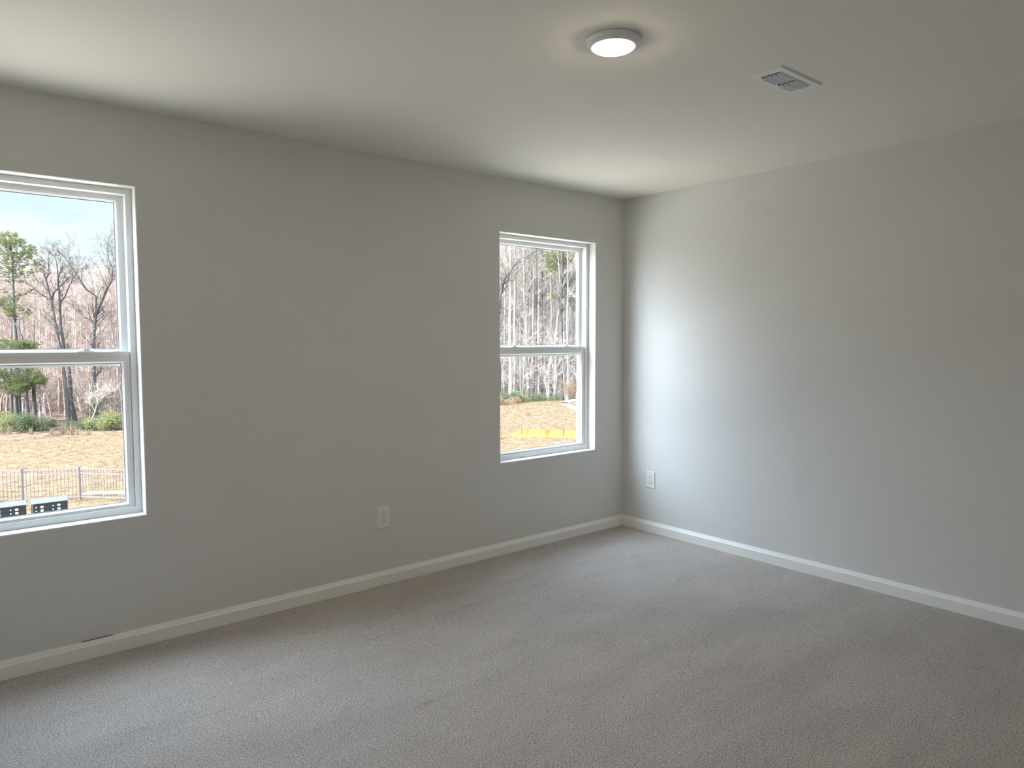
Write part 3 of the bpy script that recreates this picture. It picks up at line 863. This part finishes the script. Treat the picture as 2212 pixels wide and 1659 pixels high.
limbs_tree('forked_tree', at(206, 47.5), 47.5, [([(206, 915), (205, 860), (202, 800), (201, 750), (204, 700), (207, 680)], .15, .10),
    ([(207, 680), (224, 640), (233, 620), (241, 606), (243, 581), (234, 559), (231, 522)], .10, .012), ([(207, 680), (208, 640), (186, 625), (169, 598), (149, 568), (138, 552)], .08, .012),
    ([(204, 700), (190, 688), (172, 684)], .04, .012), ([(240, 607), (250, 600), (262, 596)], .04, .012), ([(243, 583), (250, 570), (252, 555)], .035, .01),
    ([(208, 812), (216, 800), (223, 785), (228, 770)], .07, .03)], M['bark_dark'], 33, 'big dark tree forking into a wide V above the bushes', 5, 1.8)
limbs_tree('forked_tree', at(247, 50), 50, [([(247, 900), (248, 800), (246, 740), (240, 700), (238, 660)], .07, .03), ([(240, 700), (230, 670), (226, 650)], .03, .01), ([(244, 720), (254, 680), (256, 650)], .03, .01)], M['bark_pink_haze'], 34,
    'thin bare tree at the edge of the first window view, reddish twigs', 8, 2.0)
limbs_tree('leaning_tree', at(102, 45.3), 45.3, [([(102, 915), (94, 880), (88, 850), (84, 825), (78, 800)], .05, .02), ([(94, 880), (98, 850), (100, 830)], .025, .01)], M['bark_pale_haze'], 35, 'small pale bare tree leaning left between the pine trunks and the forked pair', 5, 1.4)
limbs_tree('white_branched_tree', at(199, 45.4), 45.4, [([(199, 925), (199, 905), (206, 888), (213, 865), (217, 850)], .06, .025), ([(206, 888), (199, 878), (194, 865)], .025, .01), ([(213, 866), (224, 856), (232, 850)], .025, .01)], M['bark_pale_haze'], 36, 'small pale tree with spreading white twigs in front of the yellow green bush', 6, 1.2)
# right window
D2 = 66.0
limbs_tree('forked_tree', at(1076, 62), 62, [([(1076, 885), (1078, 800), (1074, 720), (1080, 640), (1086, 610)], .2, .14), ([(1086, 610), (1094, 596), (1108, 578), (1122, 560), (1150, 548), (1165, 535)], .11, .03),
    ([(1088, 610), (1102, 606), (1112, 603)], .05, .02), ([(1080, 640), (1090, 625), (1102, 590), (1098, 560)], .05, .02)], M['bark_dark'], 41, 'bare tree with one long limb curving across the second window', 7, 2.6)
limbs_tree('forked_tree', at(1136, D2), D2, [([(1134, 866), (1140, 830), (1135, 780), (1136, 700), (1133, 640), (1132, 560), (1130, 500)], .24, .09), ([(1135, 690), (1124, 672), (1118, 665)], .06, .02), ([(1133, 640), (1148, 610), (1160, 590)], .06, .02)], M['bark_pale_haze'], 42, 'thick pale trunk with a bend near its foot above the mound', 6, 2.4)
limbs_tree('forked_tree', at(1184, D2 - 1), D2 - 1, [([(1186, 868), (1184, 830), (1186, 790), (1193, 765), (1198, 740)], .20, .10), ([(1186, 780), (1180, 765), (1178, 750)], .09, .05), ([(1198, 740), (1204, 690), (1211, 640), (1210, 590)], .09, .04), ([(1209, 640), (1222, 600), (1238, 575)], .07, .03), ([(1211, 625), (1206, 560), (1204, 520)], .06, .02)], M['bark_pale_haze'], 43, 'pale tree forking near its foot with a second stem to the side', 6, 2.4)
limbs_tree('forked_tree', at(1202, D2), D2, [([(1202, 868), (1197, 820), (1194, 780), (1192, 740), (1190, 600), (1188, 500)], .10, .05)], M['bark_pale_haze'], 44, 'thin white stem beside the bluish grey trunk', 4, 2.0)
limbs_tree('forked_tree', at(1212, D2 - 1), D2 - 1, [([(1211, 860), (1212, 800), (1212, 740), (1211, 670), (1213, 600), (1215, 500)], .24, .12), ([(1212, 650), (1226, 620), (1240, 600)], .07, .02)], M['bark_dark'], 45, 'straight bluish grey trunk at the far side of the second window', 6, 2.4)
for q, (u, D, r0, lab) in enumerate([(1102, 63.5, .16, 'straight pale trunk, the nearest of those behind the green shrubs'), (1112, 65, .14, 'straight pale trunk just beside the shrub with yellow leaves'), (1158, 64, .12, 'straight slim grey trunk behind the top of the mound'), (1170, 67, .16, 'straight dark stem over the middle of the mound'), (1226, 64.5, .10, 'slim pale trunk growing out of the russet bush'), (1152, 70, .13, 'straight slim trunk behind the bent thick one')]):
    limbs_tree('straight_tree', at(u, D), D, [([(u, 870), (u + 1, 800), (u - 1, 700), (u + 1, 600), (u, 500), (u - 1, 420)], r0, r0 * .4)], M['bark_dark'] if q in (2, 3) else M['bark_pale_haze'], 60 + q, lab, 6, 2.4)

# ------------------------------------------------------------------ pines and shrubs
def tuft(g, r, p, d, size, n=12, wd=.012):
    for k in range(n):
        a = (d + rv(r) * .75).normalized(); s = a.cross(rv(r)).normalized() * wd
        q = p + rv(r) * size * .25
        g.tri(q - s, q + s, q + a * size * r.uniform(.7, 1.1))
def pine(base, D, trunk, crowns, seed, label, r0=.15):
    r = random.Random(seed)
    bx, by = base; bz = gz(bx, by); o_ = V((bx, by, bz))
    t = tag(empty('pine_tree', (bx, by, bz)), label, 'tree')
    tr, br, nd = Geo(), Geo(), Geo()
    w_ = [V((0, 0, -.2))] + [P3(u, v, D) - o_ for u, v in trunk]
    tr.tube(w_, [r0 * (1 - .82 * i / (len(w_) - 1)) for i in range(len(w_))], 8)
    for (u, v, ru, rv_, cnt, size) in crowns:
        for k in range(cnt):
            an = r.uniform(0, 6.28); rr_ = math.sqrt(r.random()); dz = r.uniform(-1, 1)
            c = P3(u + ru * rr_ * math.cos(an), v + rv_ * rr_ * math.sin(an), D + dz * ru / FPX * D * .9) - o_
            # bough from the stem to the needle clump
            zt = max(.6, min(w_[-1].z - .05, c.z - r.uniform(.1, .5)))
            best = next(i for i in range(1, len(w_)) if w_[i].z >= zt)
            s = w_[best - 1].lerp(w_[best], (zt - w_[best - 1].z) / (w_[best].z - w_[best - 1].z))
            if k % 4 == 0:
                m_ = s.lerp(c, .5) - V((0, 0, .15)) + rv(r) * .1
                br.tube([s, m_, c], [.026, .016, .007], 3)
            d = ((c - s).normalized() + V((0, 0, .5))).normalized()
            for j in range(6): tuft(nd, r, c + rv(r) * size * r.uniform(0, .8), d, size * .5, 15, .0075)
    tr.build('trunk', M['bark_dark'], t); br.build('branches', M['bark_dark'], t); nd.build('needles', M['needle'], t, smooth=False)
    return t
D3 = 45.2
pine(at(33, D3), D3, [(34, 860), (34, 733), (30, 680), (29, 640), (27, 581), (23, 530), (22, 508)],
     [(22, 518, 26, 15, 62, .26), (36, 542, 42, 20, 80, .25), (44, 575, 46, 24, 84, .24), (5, 560, 36, 40, 40, .26), (36, 618, 36, 24, 30, .22), (18, 662, 28, 22, 60, .26), (62, 672, 14, 10, 14, .22), (-35, 600, 36, 80, 70, .28)],
     51, 'tall green pine with a rounded open crown above the wood')
pine(at(52, 44.6), 44.6, [(60, 895), (56, 840), (58, 790), (48, 730), (35, 700), (20, 690)], [(30, 745, 42, 12, 100, .26), (62, 748, 22, 10, 40, .24), (60, 815, 34, 18, 130, .27), (30, 838, 34, 14, 110, .27), (85, 822, 16, 8, 30, .24), (8, 812, 20, 18, 60, .26), (-30, 780, 40, 50, 120, .28)],
     52, 'leaning pine with low yellow green boughs reaching over the shade', .14)
for q, (u, D, r0) in enumerate([(24, 46.2, .12), (40, 46.0, .11), (72, 45.4, .13)]):
    limbs_tree('bare_pine', at(u, D), D, [([(u, 900), (u + 1, 850), (u, 790), (u + 1, 735), (u + 2, 690)], r0, r0 * .12)], M['bark_dark'], 70 + q,
               ['dark straight trunk under the pine boughs, farthest toward the picture edge', 'dark straight trunk in the middle of those under the pine boughs', 'dark straight trunk just outside the tips of the low pine boughs'][q], 1, .8, 2)
def shrub(u0, D, wd, ht, n, m_, seed, label, name='shrub', sz=.085):
    r = random.Random(seed); x, y = at(u0, D); z = gz(x, y)
    t = tag(empty(name, (x, y, z)), label, 'shrub')
    g, st = Geo(), Geo()
    lobes = [(V((r.uniform(-.75, .75) * wd, r.uniform(-.5, .5) * wd, r.uniform(.25, .8) * ht)), r.uniform(.25, .45) * min(wd, ht) + .15) for k in range(9)]
    for c, q in lobes: st.tube([V((c.x * .2, c.y * .2, -.05)), c * .6 + rv(r) * .05, c], [.02, .014, .006], 3)
    for k in range(int(n * 1.7)):
        c, q = r.choice(lobes); p = c + rv(r) * q * r.uniform(.45, 1.15)
        p.z = max(.03, p.z)
        a = rv(r) * sz; b = a.cross(rv(r)).normalized() * sz * .45
        g.tri(p, p + a * .5 + b, p + a)
        if k % 3 == 0: tuft(g, r, p, (p - c).normalized(), sz * 1.6, 3, .007)
    st.build('stems', M['bark_dark'], t); g.build('leaves', m_, t, smooth=False)
    return t
shrub(60, 43.6, 1.2, .85, 2600, M['needle_dk'], 81, 'broad dark green shrub under the pine, the biggest of the row')
shrub(24, 43.8, .9, .8, 1500, M['leaf_yel'], 82, 'yellow green shrub beside the broad dark green one')
shrub(-8, 44.2, 1.0, 1.0, 1600, M['needle_dk'], 83, 'green shrub cut off by the picture edge')
shrub(226, 44.2, 1.0, 1.25, 2800, M['leaf_yel'], 84, 'rounded yellow green bush behind the white twigged small tree')
shrub(196, 44.4, .8, .45, 900, M['needle_dk'], 85, 'low dark green bush at the foot of the big V shaped tree')
shrub(155, 44.6, .8, .38, 800, M['needle_dk'], 86, 'low dark green bush at the foot of the close pair of trees')
shrub(104, 45.2, .6, .35, 450, M['needle_dk'], 87, 'small dark green clump in the shade between pine and forked pair')
shrub(212, 46.3, .7, 2.3, 900, M['needle_dk'], 88, 'sparse evergreen sapling against the big V shaped tree', 'evergreen_sapling')
shrub(1096, 60, 1.4, .95, 2600, M['needle_dk'], 91, 'green shrub with yellow leaf tops at the edge of the second window view')
shrub(1116, 60.5, 1.1, .75, 1500, M['leaf_yel'], 92, 'pale yellow green shrub at the foot of the bent thick trunk')
shrub(1144, 63, 1.2, .6, 1000, M['needle_dk'], 93, 'low green shrub behind the left shoulder of the mound')
shrub(1184, 63, 1.8, .65, 1200, M['needle_dk'], 94, 'wide low green shrub behind the top of the mound')
shrub(1236, 61.5, 1.3, 2.0, 1500, M['leaf_brown'], 95, 'russet bush on the bank beside the concrete drainage strip')
shrub(1096, 58.2, 1.6, .5, 1500, M['tan_grass'], 96, 'tan dry weeds in front of the green shrubs', 'dry_weeds')
# evergreen crowns high in the second wood
def crown_tree(u, D, cl, m_, seed, label, top=470):
    r = random.Random(seed); x, y = at(u, D); z = gz(x, y); o_ = V((x, y, z))
    t = tag(empty('evergreen_tree', (x, y, z)), label, 'tree')
    tr, nd = Geo(), Geo()
    tr.tube([V((0, 0, -.2)), P3(u, 720, D) - o_, P3(u + 1, (720 + top) / 2, D) - o_, P3(u, top, D) - o_], [.12, .09, .05, .02], 6)
    for (cu, cv, ru, rv_, n) in cl:
        for k in range(n):
            an = r.uniform(0, 6.28); q = math.sqrt(r.random())
            c = P3(cu + ru * q * math.cos(an), cv + rv_ * q * math.sin(an), D + r.uniform(-1, 1)) - o_
            tuft(nd, r, c, (rv(r) + V((0, 0, .6))).normalized(), .34, 10, .018)
    tr.build('trunk', M['bark_pale_haze'], t); nd.build('needles', m_, t, smooth=False)
crown_tree(1206, 66, [(1205, 560, 32, 20, 360), (1228, 545, 18, 18, 110), (1196, 585, 22, 10, 60), (1196, 640, 9, 10, 40)], M['leaf_yel'], 97, 'tree with a yellow green crown high behind the second window')
crown_tree(1236, 68, [(1236, 610, 20, 22, 170), (1240, 655, 12, 16, 60), (1226, 625, 10, 8, 30)], M['needle_dk'], 98, 'dark green leaved tree beside the yellow green crown')
crown_tree(1130, 74, [(1130, 548, 9, 9, 30), (1144, 560, 8, 6, 12)], M['leaf_brown'], 99, 'tree holding a few russet leaves high in the pale wood')
crown_tree(188, 62, [(188, 735, 10, 16, 60), (196, 720, 6, 8, 18)], M['leaf_brown'], 103, 'tree holding orange russet leaves behind the big V shaped tree', 690)

# ------------------------------------------------------------------ dry grass
def grass_clump(u, D, h_, n, seed, label):
    r = random.Random(seed); x, y = at(u, D); g = Geo()
    for k in range(int(n * .6)):
        b = V((r.gauss(0, .06), r.gauss(0, .06), -.02)); ln = h_ * r.uniform(.55, 1.15); tip = b + V((r.gauss(.03, .11), r.gauss(0, .10), ln))
        mid_ = b.lerp(tip, .55) + V((0, 0, ln * .08)); w_ = .008
        s = V((w_, r.uniform(-w_, w_), 0))
        i = len(g.v); g.v += [(b - s)[:], (b + s)[:], (mid_ + s)[:], (mid_ - s)[:], tip[:]]; g.f += [(i, i + 1, i + 2, i + 3), (i + 3, i + 2, i + 4)]
    o = g.build('grass_clump', M['tan_grass'], None, False); o.location = (x, y, gz(x, y))
    return tag(o, label, 'grass clump', 'tall dry grass clumps along the edge of the wood')
for q, (u, h_, n, lab) in enumerate([(16, .55, 60, 'orange tan grass clump before the yellow green shrub'), (63, .50, 50, 'pale leaning grass clump before the broad dark green shrub'), (106, .45, 45, 'short tan grass clump below the leaning small tree'),
                             (116, .35, 30, 'tiny tan grass clump between two taller ones'), (131, .72, 80, 'tallest tan grass clump before the close pair of trees'), (141, .55, 40, 'narrow tan grass clump between the two tallest ones'),
                             (152, .75, 70, 'tall arching tan grass clump below the thicker tree of the pair'), (163, .45, 30, 'thin tan grass clump at the edge of the low dark bush'), (187, .38, 60, 'wide orange tan grass clump before the big V shaped tree'),
                             (226, .25, 30, 'low tan grass clump under the rounded yellow green bush')]):
    grass_clump(u, 42.2, h_, n, 200 + q, lab)
# stubble of the field: blades nobody could count
r = random.Random(77); g = Geo()
def stub(u, D, s):
    x, y = at(u, D); z = gz(x, y)
    for k in range(5):
        b = V((x + r.gauss(0, .08), y + r.gauss(0, .08), z - .01)); tip = b + V((r.gauss(0, .09), r.gauss(0, .09), s * r.uniform(.5, 1)))
        g.tri(b - V((.008, -.006, 0)), b + V((.008, -.006, 0)), tip)
for k in range(5200): stub(r.uniform(-90, 360), 20 + 22.5 * r.random() ** .7, .08)
for k in range(5200): stub(r.uniform(1020, 1330), 36 + 24 * r.random() ** .8, .10)
tag(g.build('dry_grass', M['straw'], None, False), 'dry straw coloured grass tufts all over the field', 'grass', kind='stuff')
